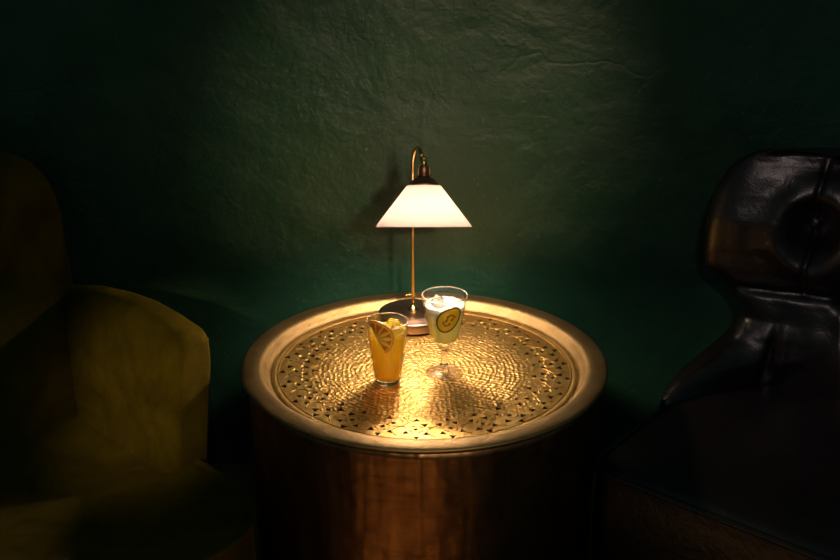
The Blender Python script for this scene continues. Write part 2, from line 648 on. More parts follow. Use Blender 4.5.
for tri in of:
    c = (ov[tri[0]] + ov[tri[1]] + ov[tri[2]]) / 3
    cx, cy = int(c.x // 0.02), int(c.y // 0.02)
    hit = False
    for i in (-1, 0, 1):
        for j in (-1, 0, 1):
            for (hc, rad, pts) in cells.get((cx + i, cy + j), ()):
                if (hc - c).length < rad and in_poly(c, pts):
                    hit = True
    if not hit:
        faces.append(tuple(tri))
def floor_z(r):
    if 0.2885 < r < 0.2945:
        return DZ + 0.0012
    return DZ
disc = mesh_obj('tray_floor', [(p.x, p.y, floor_z(p.length)) for p in ov], faces, M_DISC, table, smooth=False)
for p in disc.data.polygons:
    if p.normal.z < 0:
        p.flip()
sol = disc.modifiers.new('thickness', 'SOLIDIFY')
sol.thickness = 0.0014
sol.offset = -1

# raised chasing between the holes (leaves and scrolls hammered up from below)
g = Geo()
def leaf(r, a, ln, wd, rot, h=0.0011):
    v, f = lathe([(0, h), (0.55, h * 0.72), (0.9, h * 0.25), (1.0, -0.0004)], 12)
    ca, sa = cos(a + rot), sin(a + rot)
    cx, cy = r * cos(a), r * sin(a)
    vv = []
    for p in v:
        x, y = p.x * ln, p.y * wd * (1 - 0.35 * p.x)
        vv.append((cx + x * ca - y * sa, cy + x * sa + y * ca, DZ + p.z))
    g.add(vv, f)
for k in range(NS):
    a = 2 * pi * (k + 0.25) / NS
    st = 2 * pi / NS
    for s in (-1, 1):
        leaf(0.238, a + s * st * 0.14, 0.0062, 0.0030, s * 0.9)
        leaf(0.2545, a + s * st * 0.14, 0.0062, 0.0030, pi - s * 0.9)
        leaf(0.240, a + st * (0.5 + s * 0.13), 0.0058, 0.0028, s * 1.1)
    # scroll winding between two motifs
    pts = []
    for j in range(21):
        t = j / 20
        rr = 0.207 + 0.066 * t
        aa = a + st * (0.5 + 0.20 * sin(t * 2 * pi))
        pts.append((rr * cos(aa), rr * sin(aa), DZ + 0.0002))
    g.add(*tube(pts, 0.0009, 6))
for rr in (0.2825,):
    g.add(*tube([(rr * cos(2 * pi * k / 120), rr * sin(2 * pi * k / 120), DZ) for k in range(120)], 0.0010, 6, closed=True))
g.build('chased_ornament', M_DISC, table)

# ------------------------------------------------------------------ table lamp
LX, LY = -0.0235, 0.2205
lamp = thing('table_lamp', 'small brass table lamp with a lit white glass cone shade', 'lamp', (LX, LY, DZ + 0.0016))
v, f = lathe([(0, 0), (0.0715, 0), (0.0735, 0.0015), (0.0735, 0.004), (0, 0.004)], 72)
mesh_obj('felt_pad', v, f, M_FELT, lamp)
v, f = lathe([(0, 0.003), (0.0742, 0.003), (0.0748, 0.005), (0.0748, 0.0195), (0.0735, 0.0225), (0.0705, 0.0240),
              (0.060, 0.0250), (0.0585, 0.0262), (0.030, 0.0285), (0.013, 0.0295), (0, 0.0295)], 96)
mesh_obj('base', v, f, M_CHROME, lamp)
v, f = lathe([(0, 0.028), (0.0125, 0.028), (0.0125, 0.031), (0.008, 0.0335), (0.006, 0.040), (0, 0.040)], 32)
mesh_obj('stem_collar', v, f, M_BRASS, lamp)
# stem and hook: straight up, then arching over towards the front
TILT = radians(18.5)
ax = Vector((0, sin(TILT), cos(TILT)))
rimc = Vector((-0.0012 - LX, 0.118 - LY, 0.7289 - DZ))       # centre of the shade's rim, lamp space
hook_end = rimc + ax * 0.137 + Vector((-0.004, 0, 0))
pts = [(0, 0, 0.03 + 0.03 * k) for k in range(11)]
z_top = 0.330
p0 = Vector((0, 0, z_top))
p3 = hook_end + Vector((0, 0, 0.002))
c1 = p0 + Vector((0.000, 0.000, 0.058))
c2 = p3 + Vector((-0.004, 0.030, 0.022))
for k in range(1, 25):
    t = k / 24
    pts.append(p0 * (1 - t) ** 3 + c1 * (3 * t * (1 - t) ** 2) + c2 * (3 * t * t * (1 - t)) + p3 * t ** 3)
v, f = tube(pts, 0.0038, 14)
mesh_obj('stem', v, f, M_BRASS, lamp)
v, f = tube([(-0.003, 0, 0.062), (-0.012, -0.002, 0.062)], 0.0022, 10)
gk = Geo().add(v, f).add(*ellipsoid((-0.013, -0.002, 0.062), 0.0034, 0.0034, 0.0034))
gk.build('switch_knob', M_BRASS, lamp)
M_AX = Matrix.Translation(rimc) @ Matrix.Rotation(-TILT, 4, 'X')
H = 0.0812
# cap, socket and swivel above the shade (all on the tilted axis)
v, f = lathe([(0.0260, H - 0.004), (0.0300, H - 0.003), (0.0305, H + 0.001), (0.0300, H + 0.0040), (0.0285, H + 0.0052), (0.0275, H + 0.0056),
              (0.0230, H + 0.0100), (0.0182, H + 0.0148), (0.0125, H + 0.0160), (0, H + 0.0160)], 48, M_AX)
mesh_obj('shade_cap', v, f, M_BRONZE, lamp)
v, f = lathe([(0, H + 0.015), (0.0088, H + 0.015), (0.0088, H + 0.036), (0.0075, H + 0.0385), (0, H + 0.0385)], 36, M_AX)
mesh_obj('socket', v, f, M_BRONZE, lamp)
for s in (-1, 1):
    v, f = tube([(s * 0.0105, -0.002, H + 0.014), (s * 0.0118, -0.002, H + 0.024), (s * 0.0112, -0.002, H + 0.034), (s * 0.0070, -0.001, H + 0.0385)], 0.0022, 8)
    mesh_obj('socket_lug', v, f, M_BRONZE, lamp, M=M_AX)
gk = Geo().add(*lathe([(0, H + 0.037), (0.0052, H + 0.038), (0.0062, H + 0.046), (0.0052, H + 0.050), (0.004, H + 0.0515), (0, H + 0.0515)], 24))
gk.add(*ellipsoid((0, 0, H + 0.0530), 0.0060, 0.0060, 0.0055))
gk.add(*tube([(-0.0075, 0, H + 0.053), (0.0075, 0, H + 0.053)], 0.0028, 12))
gk.build('swivel_joint', M_BRASS, lamp, M=M_AX)
# opal shade: a cone of glass 3 mm thick
v, f = lathe([(0.0935, 0.0), (0.0942, 0.0012), (0.0938, 0.0026), (0.0335, H), (0.0300, H - 0.001), (0.0300, H - 0.003), (0.0905, 0.0022), (0.0915, 0.0004), (0.0935, 0.0)], 96, M_AX)
mesh_obj('lamp_shade', v, f, M_OPAL, lamp)
v, f = lathe([(0, H + 0.019), (0.0128, H + 0.019), (0.0128, 0.054), (0, 0.054)], 28, M_AX)
mesh_obj('bulb_holder', v, f, M_BRONZE, lamp)
v, f = lathe([(0, 0.0545), (0.010, 0.0545), (0.0120, 0.049), (0.0160, 0.041), (0.0175, 0.034), (0.0155, 0.025), (0.010, 0.0185), (0, 0.016)], 32, M_AX)
mesh_obj('bulb', v, f, M_BULB, lamp)

# ------------------------------------------------------------------ drinks
def glass_wall(name, outer, inner, parent, n=72, rad_fn=None):
    """closed lathe: outer profile bottom->rim, then inner rim->bottom"""
    v, f = lathe(outer + inner, n, rad_fn=rad_fn)
    return mesh_obj(name, v, f, M_THIN, parent)

HB = Vector((-0.069, -0.063, DZ + 0.0012))
tumbler = thing('tumbler', 'tapered clear tumbler filled with an opaque orange cocktail', 'glass', HB)
hb_out = [(0.0245, 0.010), (0.0285, 0.022), (0.0315, 0.045), (0.0345, 0.075), (0.0370, 0.100), (0.0388, 0.1245)]
hb_r = lambda z: interp([(0.0, 0.0225)] + [(z_, r_) for r_, z_ in hb_out], z)
TW = 0.0017
v, f = lathe([(0, 0.0), (0.0205, 0.0), (0.0222, 0.0012), (0.0232, 0.0045), (0.0243, 0.0086), (0.0226, 0.0090), (0, 0.0086)], 64)
mesh_obj('thick_foot', v, f, M_GLASS, tumbler)
outer = [(0.0243, 0.0088)] + hb_out
inner = [(0.0380, 0.1253), (0.0372, 0.1243)] + [(r - TW, z) for r, z in reversed(hb_out[:-1])] + [(0.0230, 0.0092), (0.0243, 0.0088)]
glass_wall('glass_wall', outer, inner, tumbler)
v, f = tube([(0.0383 * cos(2 * pi * k / 72), 0.0383 * sin(2 * pi * k / 72), 0.1250) for k in range(72)], 0.0010, 8, closed=True)
mesh_obj('rim', v, f, M_RIMGLASS, tumbler)
M_OJ = cloudy('orange_cocktail', [(0.0, (1.0, 0.62, 0.03)), (0.5, (1.0, 0.70, 0.05)), (1.0, (1.0, 0.74, 0.12))], 0.6, 0.2, 0.01, 0.11, (0.07, 0.055, 0.016))
LVL = 0.108
prof = [(0, 0.0093)] + [(hb_r(z) - TW - 0.0006, z) for z in (0.0098, 0.022, 0.045, 0.075, 0.095, LVL)] + [(0.030, LVL - 0.0006), (0, LVL - 0.0008)]
v, f = lathe(prof, 64)
mesh_obj('cocktail', v, f, M_OJ, tumbler)

def wrap(phi0, zc, r_fn, pts, off):
    """bend flat (a along the wall, b up) outlines onto a glass's inner wall; off inwards"""
    out = []
    for (a, b) in pts:
        z = zc + b
        r = r_fn(z) - off
        ph = phi0 + a / max(0.01, r_fn(zc))
        out.append(Vector((r * cos(ph), r * sin(ph), z)))
    return out

def slab(outline_fn, rings, n, wrapfn, o0, o1):
    """a thin slice with a rim: concentric copies of an outline, front and back"""
    v, f = [], []
    per = []
    for off in (o0, o1):
        rr = []
        for s in rings:
            ids = []
            for p in wrapfn([(q[0] * s, q[1] * s) for q in outline_fn], off):
                ids.append(len(v))
                v.append(p)
            rr.append(ids)
        per.append(rr)
    m = len(outline_fn)
    for rr in per:
        for A, B in zip(rr, rr[1:]):
            for k in range(m):
                f.append((A[k], A[(k + 1) % m], B[(k + 1) % m], B[k]))
        f.append(tuple(rr[-1]) if rr is per[0] else tuple(reversed(rr[-1])))
    A, B = per[0][0], per[1][0]
    for k in range(m):
        f.append((A[k], B[k], B[(k + 1) % m], A[(k + 1) % m]))
    return v, f

# dried orange half slice against the front left of the tumbler
M_RIND = simple('orange_rind', (0.80, 0.34, 0.02), 0, 0.45, 120, 0.25, (200, 0.3, 0.001))
M_FLESH = cloudy('orange_flesh', [(0, (0.80, 0.24, 0.008)), (0.5, (0.86, 0.29, 0.012)), (1, (0.78, 0.20, 0.008))], 0.35, 0.3, -0.03, 0.03)
M_PITH = simple('orange_pith', (0.95, 0.55, 0.06), 0, 0.5, 80, 0.2)
slice_o = thing('orange_slice', 'half slice of dried orange tucked inside the tumbler of orange cocktail', 'fruit', HB)
OR, ZC, PH = 0.0335, 0.103, -pi / 2 - 0.60
ROT = radians(-60)   # direction of the cut edge
def orot(pts):
    return [(x * cos(ROT) - y * sin(ROT), x * sin(ROT) + y * cos(ROT)) for x, y in pts]
wr = lambda pts, off: wrap(PH, ZC, lambda z: hb_r(min(z, 0.1245)) - TW, pts, off)
half = [(OR * cos(pi * k / 32), OR * sin(pi * k / 32)) for k in range(33)] + [(OR * (-1 + 2 * k / 12), 0) for k in range(1, 12)]
v, f = slab(orot(half), (1.0, 0.88, 0.76, 0.64, 0.52, 0.4, 0.28, 0.15), 0, wr, 0.0000, 0.0030)
mesh_obj('pith', v, f, M_PITH, slice_o, smooth=False)
arc = []
for rr in (OR + 0.0012, OR - 0.0022):
    s = [(rr * cos(pi * k / 32), rr * sin(pi * k / 32)) for k in range(33)]
    arc += s if rr > OR else s[::-1]
v, f = [], []
A = wr(orot(arc), -0.0002)
B = wr(orot(arc), 0.0036)
n = len(arc)
v = A + B
for k in range(32):
    f += [(k, k + 1, n - 2 - k, n - 1 - k), (n + k, n + n - 1 - k, n + n - 2 - k, n + k + 1)]
for k in range(n):
    f.append((k, n + k, n + (k + 1) % n, (k + 1) % n))
mesh_obj('rind', v, f, M_RIND, slice_o, smooth=False)
for i in range(6):
    a0, a1 = pi * i / 6 + 0.05, pi * (i + 1) / 6 - 0.05
    am = (a0 + a1) / 2
    seg = [(0.004 * cos(am), 0.004 * sin(am) + 0.0006)] + [((OR - 0.0042) * cos(a0 + (a1 - a0) * k / 6), (OR - 0.0042) * sin(a0 + (a1 - a0) * k / 6)) for k in range(7)]
    seg = [(x, max(y, 0.0008)) for x, y in seg]
    scx, scy = sum(p[0] for p in seg) / len(seg), sum(p[1] for p in seg) / len(seg)
    loc = lambda pts, off: wr(orot([(x + scx, y + scy) for x, y in pts]), off)
    v, f = slab([(x - scx, y - scy) for x, y in seg], (1.0, 0.75, 0.5, 0.25), 0, loc, -0.0005, 0.0035)
    mesh_obj('segment', v, f, M_FLESH, slice_o, smooth=False)

def ice_cube(name, loc, size, rot, label, group):
    bm = bmesh.new()
    bmesh.ops.create_cube(bm, size=size)
    bmesh.ops.bevel(bm, geom=bm.edges[:] + bm.verts[:], offset=size * 0.16, segments=3, profile=0.6, affect='EDGES')
    for q in bm.verts:
        q.co += q.co.normalized() * noise.noise(q.co * 120 + Vector(loc) * 50) * size * 0.05
    me = bpy.data.meshes.new(name)
    bm.to_mesh(me)
    bm.free()
    for p in me.polygons:
        p.use_smooth = True
    me.materials.append(M_ICE)
    o = link(bpy.data.objects.new(name, me))
    o.location = loc
    o.rotation_euler = rot
    return tag(o, label, 'ice', group)
ice_cube('ice_cube', HB + Vector((0.010, 0.012, LVL + 0.001)), 0.022, (0.5, 0.3, 0.4), 'ice cube poking out at the back of the orange cocktail', 'ice in the cocktails')
ice_cube('ice_cube', HB + Vector((0.0165, -0.010, LVL - 0.002)), 0.020, (0.2, 0.6, 1.1), 'ice cube floating at the front right of the orange cocktail', 'ice in the cocktails')

CP = Vector((0.0375, -0.024, DZ + 0.0012))
goblet = thing('goblet', 'stemmed clear goblet holding a pale yellow frothy cocktail', 'glass', CP)
cp_out = [(0.006, 0.062), (0.0125, 0.0635), (0.0215, 0.068), (0.0262, 0.0745), (0.0300, 0.090), (0.0345, 0.112), (0.0390, 0.137), (0.0428, 0.1605)]
cp_r = lambda z: interp([(z_, r_) for r_, z_ in cp_out], z)
stem = [(0, 0.0012), (0.028, 0.0004), (0.034, 0.0), (0.0358, 0.0012), (0.034, 0.0030), (0.022, 0.0066), (0.012, 0.0115), (0.0080, 0.017),
        (0.0062, 0.024), (0.0056, 0.034), (0.0062, 0.044), (0.0080, 0.051), (0.0088, 0.0545), (0.0070, 0.0580), (0.0078, 0.0622), (0, 0.0622)]
v, f = lathe(stem[:8] + [(0.0078, 0.0172), (0, 0.0172)], 64)
mesh_obj('foot', v, f, M_FOOT, goblet)
v, f = lathe([(0, 0.0168), (0.0080, 0.0168)] + stem[8:], 48, rad_fn=lambda r, a, z: r * (1 + 0.06 * cos(6 * a)))
mesh_obj('stem', v, f, M_GLASS, goblet)
outer = [(0, 0.0618)] + cp_out
CW = 0.0014
inner = [(0.0420, 0.1613), (0.0413, 0.1603)] + [(r - CW, z) for r, z in reversed(cp_out[3:-1])] + [(0.0200, 0.0695), (0.011, 0.0655), (0, 0.0648)]
def flute(r, a, z):
    if 0.0645 < z < 0.094 and r > 0.012:
        return r + 0.0007 * cos(18 * a) * min(1, (0.094 - z) / 0.012)
    return r
glass_wall('bowl', outer, inner, goblet, 108, flute)
v, f = tube([(0.0423 * cos(2 * pi * k / 80), 0.0423 * sin(2 * pi * k / 80), 0.1610) for k in range(80)], 0.0010, 8, closed=True)
mesh_obj('rim', v, f, M_RIMGLASS, goblet)
M_LIME = cloudy('yellow_cocktail', [(0.0, (0.86, 0.86, 0.24)), (0.45, (0.92, 0.89, 0.36)), (0.8, (0.95, 0.92, 0.58)), (1.0, (0.96, 0.93, 0.76))], 0.5, 0.2, 0.066, 0.135, (0.05, 0.05, 0.025))
FO = 0.131
TOP = 0.1425
prof = [(0, 0.0646), (0.011, 0.0653), (0.0201, 0.0693)] + [(cp_r(z) - CW - 0.0006, z) for z in (0.0745, 0.090, 0.112, FO)] + [(0, FO)]
v, f = lathe(prof, 72)
mesh_obj('cocktail', v, f, M_LIME, goblet)
M_FOAM = simple('white_foam', (0.93, 0.89, 0.80), 0, 0.5, 90, 0.1, (140, 0.5, 0.003))
prof = [(0, FO + 0.0002), (cp_r(FO) - CW - 0.0006, FO + 0.0002), (cp_r(0.137) - CW - 0.0006, 0.137), (cp_r(TOP) - CW - 0.0006, TOP), (0.036, TOP - 0.001), (0.024, TOP - 0.0008), (0.012, TOP - 0.0012), (0, TOP - 0.001)]
v, f = lathe(prof, 72)
v = [p + Vector((0, 0, 0.0016 * noise.noise(p * 130))) if p.z > 0.140 else p for p in v]
mesh_obj('foam', v, f, M_FOAM, goblet)
ice_cube('ice_cube', CP + Vector((-0.013, 0.004, TOP + 0.001)), 0.021, (0.35, 0.5, 0.2), 'ice cube in the white froth of the stemmed goblet', 'ice in the cocktails')

# cucumber slice stuck to the goblet's front wall
M_SKIN = simple('cucumber_skin', (0.10, 0.07, 0.008), 0, 0.4, 120, 0.3)
M_CFLESH = cloudy('cucumber_flesh', [(0, (0.92, 0.62, 0.02)), (0.5, (0.95, 0.68, 0.03)), (1, (0.92, 0.60, 0.02))], 0.3, 0.3, -0.03, 0.03)
M_SEED = simple('cucumber_seed', (0.30, 0.13, 0.012), 0, 0.5, 150, 0.4)
cuke = thing('cucumber_slice', 'oval yellow cucumber slice with brown seeds inside the goblet', 'garnish', CP)
CR = radians(52)
def crot(pts):
    return [(x * cos(CR) - y * sin(CR), x * sin(CR) + y * cos(CR)) for x, y in pts]
cw = lambda pts, off: wrap(-pi / 2 + 0.21, 0.1235, lambda z: cp_r(min(z, 0.16)) - CW, pts, off)
oval = [(0.0285 * cos(2 * pi * k / 40), 0.0205 * sin(2 * pi * k / 40)) for k in range(40)]
v, f = slab(crot(oval), (1.0, 0.93, 0.8, 0.67, 0.54, 0.4, 0.27, 0.14), 0, cw, 0.0001, 0.0030)
mesh_obj('flesh', v, f, M_CFLESH, cuke, smooth=False)
ov2 = [(x * 1.045, y * 1.06) for x, y in oval]
A0, B0 = cw(crot(ov2), -0.0003), cw(crot(ov2), 0.0034)
in2 = [(x * 0.925, y * 0.90) for x, y in oval]
A1, B1 = cw(crot(in2), -0.0003), cw(crot(in2), 0.0034)
n = 40
f = []
for k in range(n):
    k2 = (k + 1) % n
    f += [(k, k2, n + k2, n + k), (n + k, n + k2, 3 * n + k2, 3 * n + k), (3 * n + k, 3 * n + k2, 2 * n + k2, 2 * n + k), (2 * n + k, 2 * n + k2, k2, k)]
mesh_obj('skin', A0 + A1 + B0 + B1, f, M_SKIN, cuke, smooth=False)
for (sx, sy, sr, ln) in ((-0.0105, 0.0045, 0.6, 0.0042), (-0.0125, -0.002, 2.0, 0.0042), (-0.0065, -0.006, 2.9, 0.0042), (-0.003, 0.0035, 0.1, 0.0040),
                         (0.0040, 0.0060, 0.5, 0.0042), (0.0105, 0.0040, 2.3, 0.0042), (0.0115, -0.0035, 1.2, 0.0042), (0.0045, -0.0045, 0.0, 0.0040)):
    o = [(sx + ln * cos(t) * cos(sr) - 0.0024 * sin(t) * sin(sr), sy + ln * cos(t) * sin(sr) + 0.0024 * sin(t) * cos(sr)) for t in [2 * pi * k / 12 for k in range(12)]]
    q = [(x - sx, y - sy) for x, y in o]
    v, f = slab(q, (1.0, 0.6, 0.25), 0, lambda pts, off: cw(crot([(x + sx, y + sy) for x, y in pts]), off), -0.0005, 0.0035)
    mesh_obj('seed', v, f, M_SEED, cuke, smooth=False)

# ------------------------------------------------------------------ chairs
def seat_mesh(outline, z0, z_edge, dome, skirt_in=0.012, drop=0.0):
    """upholstered seat: a boxed side with a domed top, over one plan outline"""
    cx = sum(p[0] for p in outline) / len(outline)
    cy = sum(p[1] for p in outline) / len(outline)
    rings = []
    def ring(s, z):
        return [(cx + (x - cx) * s, cy + (y - cy) * s, z) for x, y in outline]
    rings.append(ring(0.955, z0))
    rings.append(ring(0.975, z0 + 0.004))
    for k in range(9):
        t = k / 8
        rings.append(ring(0.98 + 0.02 * sin(pi * (0.15 + 0.7 * t)), z0 + 0.012 + (z_edge - z0 - 0.024) * t))
    rings.append(ring(0.992, z_edge - 0.005))
    rings.append(ring(0.984, z_edge))
    for k in range(1, 22):
        s = 1 - k / 22
        rings.append(ring(0.984 * s, z_edge + 0.003 + dome * (1 - s ** 2.6)))
    return loft(rings)

def leg_mesh(x, y, z1, lean=(0, 0), r1=0.020, r0=0.012, z0=0.0):
    rings = []
    for k in range(9):
        t = k / 8
        z = z0 + (z1 - z0) * (1 - t)
        r = r1 + (r0 - r1) * t
        c = (x + lean[0] * t, y + lean[1] * t)
        rings.append([(c[0] + px, c[1] + py, z) for px, py in rrect(-r, r, -r, r, r * 0.3, 3, 2)])
    return loft(rings)

def button_mesh(c, r, nrm):
    z = Vector(nrm).normalized()
    M = Matrix.Translation(c) @ z.to_track_quat('Z', 'Y').to_matrix().to_4x4()
    v, f = lathe([(0, -0.3 * r), (0.8 * r, -0.3 * r), (r, 0), (0.85 * r, 0.32 * r), (0.45 * r, 0.52 * r), (0, 0.58 * r)], 20, M)
    return v, f

CHZ = -0.1859      # legs end at the floor, 0.1645 up in the chair's own measure
# ---- olive velvet armchair on the left
arm_ch = thing('velvet_armchair', 'olive green velvet armchair with rounded seat left of the drum table', 'armchair', (-0.8633, -0.0412, CHZ), radians(45))
arm_ch.scale = (1.13, 1.13, 1.13)
out = rrect(-0.275, 0.275, -0.492, 0.105, (0.14, 0.14, 0.05, 0.05))
v, f = seat_mesh(out, 0.225, 0.415, -0.030)
seat = mesh_obj('seat_cushion', v, f, M_VELVET, arm_ch)
cyy = sum(p[1] for p in out) / len(out)
for zz in (0.4135, 0.236):
    s = 0.998
    v, f = tube([(x * s, cyy + (y - cyy) * s, zz) for x, y in out], 0.0052, 8, closed=True)
    mesh_obj('piping', v, f, M_VELVET, seat)
# back: tall slab with rounded shoulders, leaning back
wt = [(0.20, 0.255), (0.42, 0.262), (0.52, 0.272), (0.60, 0.286), (0.66, 0.292), (0.715, 0.295), (0.763, 0.302), (0.80, 0.300), (0.832, 0.291),
      (0.858, 0.274), (0.876, 0.250), (0.890, 0.215), (0.898, 0.175), (0.903, 0.120), (0.905, 0.06)]
dt = [(0.20, 0.075), (0.42, 0.085), (0.70, 0.085), (0.80, 0.078), (0.85, 0.066), (0.88, 0.048), (0.895, 0.030), (0.903, 0.014), (0.905, 0.005)]
btn = [(-0.13, 0.68), (0.13, 0.68), (0.0, 0.58), (0.0, 0.77)]
def back_y(z):
    return 0.145 + (z - 0.42) * 0.26
zs = [0.20 + 0.66 * k / 40 for k in range(41)] + [0.866, 0.873, 0.880, 0.886, 0.891, 0.895, 0.899, 0.902, 0.904, 0.905]
rings = []
for z in zs:
    w, d, yc = interp(wt, z), interp(dt, z), back_y(z)
    ring = []
    for k in range(96):
        a = 2 * pi * k / 96
        c, s = cos(a), sin(a)
        x = w * math.copysign(abs(c) ** (2 / 4.2), c)
        y = math.copysign(abs(s) ** (2 / 2.6), s) * d
        if s < 0:
            for (bx, bz) in btn:
                y += 0.030 * exp(-((x - bx) ** 2 + (z - bz) ** 2) / 0.028 ** 2)
        ring.append((x, yc + y, z))
    rings.append(ring)
v, f = loft(rings)
back = mesh_obj('backrest', v, f, M_VELVET, arm_ch)
edge = []
for z in zs:
    edge.append((interp(wt, z) + 0.001, back_y(z) - 0.0, z))
edge += [(-p[0], p[1], p[2]) for p in reversed(edge)]
v, f = tube(edge, 0.0042, 8)
mesh_obj('piping', v, f, M_VELVET, back)
for (bx, bz) in btn:
    v, f = button_mesh((bx, back_y(bz) - interp(dt, bz) + 0.026, bz), 0.013, (0, -1, 0.25))
    mesh_obj('button', v, f, M_VELVET, back)
# arms: padded slabs falling towards the front
def arm_top(y):
    return interp([(-0.25, 0.646), (-0.225, 0.655), (-0.15, 0.663), (-0.08, 0.666), (0.0, 0.660), (0.10, 0.645), (0.22, 0.615)], y)
def arm_side(sg):
    rings = []
    n = 72
    ys = [0.22 - 0.43 * k / 40 for k in range(41)] + [-0.217, -0.223, -0.228, -0.232, -0.235, -0.2375, -0.239, -0.2395]
    for y in ys:
        zt, zb = arm_top(y), 0.215
        hw = 0.041
        shrink = 0.0
        if y < -0.21:
            t = min(1, (-0.21 - y) / 0.0297)
            shrink = 1 - sqrt(max(0, 1 - t * t))
        hh = (zt - zb) / 2 - shrink * 0.018
        w = hw - shrink * 0.018
        zc = (zt + zb) / 2
        ring = []
        for k in range(n):
            a = 2 * pi * k / n
            c, s = cos(a), sin(a)
            x = w * math.copysign(abs(c) ** (2 / 3.2), c)
            z = zc + hh * math.copysign(abs(s) ** (2 / 7.0), s)
            if c < 0:       # padding on the inner face, pulled in at its button
                x -= 0.010 * (abs(c) ** 0.5) * max(0, 1 - ((z - 0.47) / 0.22) ** 2) * (1 if y > -0.2 else max(0, 1 - (-0.2 - y) / 0.05))
                x += 0.026 * exp(-((y + 0.014) ** 2 + (z - 0.515) ** 2) / 0.022 ** 2)
                x += 0.006 * exp(-((y + 0.014) / 0.008) ** 2) * exp(-((z - 0.50) / 0.10) ** 2)
            x += 0.276 + (z - 0.5) * 0.12
            ring.append((sg * x, y, z))
        rings.append(ring)
    return loft(rings)
for sg in (1, -1):
    v, f = arm_side(sg)
    am = mesh_obj('armrest', v, f, M_VELVET, arm_ch)
    v, f = button_mesh((sg * 0.2505, -0.014, 0.515), 0.011, (-sg, 0, 0))
    mesh_obj('button', v, f, M_VELVET, am)
    pts = []
    for k in range(30):
        t = k / 29
        z = 0.225 + (0.625 - 0.225) * t
        pts.append((sg * (0.276 + 0.0375 + (z - 0.5) * 0.12), -0.2140, z))
    for k in range(1, 24):
        y = -0.214 + 0.414 * k / 23
        pts.append((sg * (0.276 + 0.038 + (arm_top(y) - 0.024 - 0.5) * 0.12), y, arm_top(y) - 0.024 - 0.012 * max(0, 1 - k / 3)))
    v, f = tube(pts, 0.0040, 8)
    mesh_obj('piping', v, f, M_VELVET, am)
out = rrect(-0.262, 0.262, -0.44, 0.20, 0.12)
v, f = loft([[(x, y, 0.195) for x, y in out], [(x, y, 0.228) for x, y in out]])
mesh_obj('seat_frame', v, f, M_VELVET, arm_ch, smooth=False)
for (x, y, lx, ly) in ((-0.20, -0.33, -0.02, -0.03), (0.20, -0.33, 0.02, -0.03), (-0.21, 0.14, -0.02, 0.05), (0.21, 0.14, 0.02, 0.05)):
    v, f = leg_mesh(x, y, 0.205, (lx, ly), z0=0.1859 / 1.13)
    mesh_obj('leg', v, f, M_WOOD, arm_ch)

# ---- black leather tufted chair on the right
lea = thing('leather_chair', 'black leather chair with buttoned waisted back right of the drum table', 'chair', (0.7743, -0.1193, -0.0858), radians(-40))
lea.scale = (1.06, 1.06, 1.06)
out = rrect(-0.322, 0.322, -0.312, 0.245, (0.045, 0.045, 0.22, 0.22))
v, f = seat_mesh(out, 0.205, 0.415, 0.026)
seat = mesh_obj('seat_cushion', v, f, M_LEATHER, lea)
cyy = sum(p[1] for p in out) / len(out)
v, f = tube([(x * 1.0, cyy + (y - cyy) * 1.0, 0.4125) for x, y in out], 0.0058, 8, closed=True)
mesh_obj('piping', v, f, M_LEATHER, seat)
ex_t = [(0.20, 0.315), (0.40, 0.337), (0.43, 0.338), (0.457, 0.330), (0.485, 0.312), (0.513, 0.294), (0.545, 0.285), (0.575, 0.287), (0.598, 0.299), (0.622, 0.330),
        (0.645, 0.357), (0.68, 0.364), (0.72, 0.363), (0.795, 0.357), (0.843, 0.341), (0.865, 0.322), (0.880, 0.298), (0.889, 0.27), (0.895, 0.23), (0.899, 0.17), (0.901, 0.10)]
ey_t = [(0.20, -0.02), (0.40, -0.035), (0.425, -0.025), (0.45, 0.015), (0.47, 0.065), (0.49, 0.125), (0.51, 0.165), (0.55, 0.195), (0.60, 0.19), (0.65, 0.165), (0.75, 0.160), (0.85, 0.19), (0.901, 0.21)]
th_t = [(0.20, 0.045), (0.42, 0.050), (0.55, 0.050), (0.60, 0.052), (0.70, 0.062), (0.80, 0.060), (0.84, 0.052), (0.87, 0.038), (0.887, 0.024), (0.896, 0.012), (0.901, 0.004)]
k_t = [(0.20, 6.0), (0.45, 5.0), (0.52, 3.5), (0.60, 2.8), (0.90, 2.6)]
TUFT = [(-0.19, 0.742), (0.0, 0.742), (0.19, 0.742)]
TUFT2 = [(-0.105, 0.615), (0.105, 0.615)]
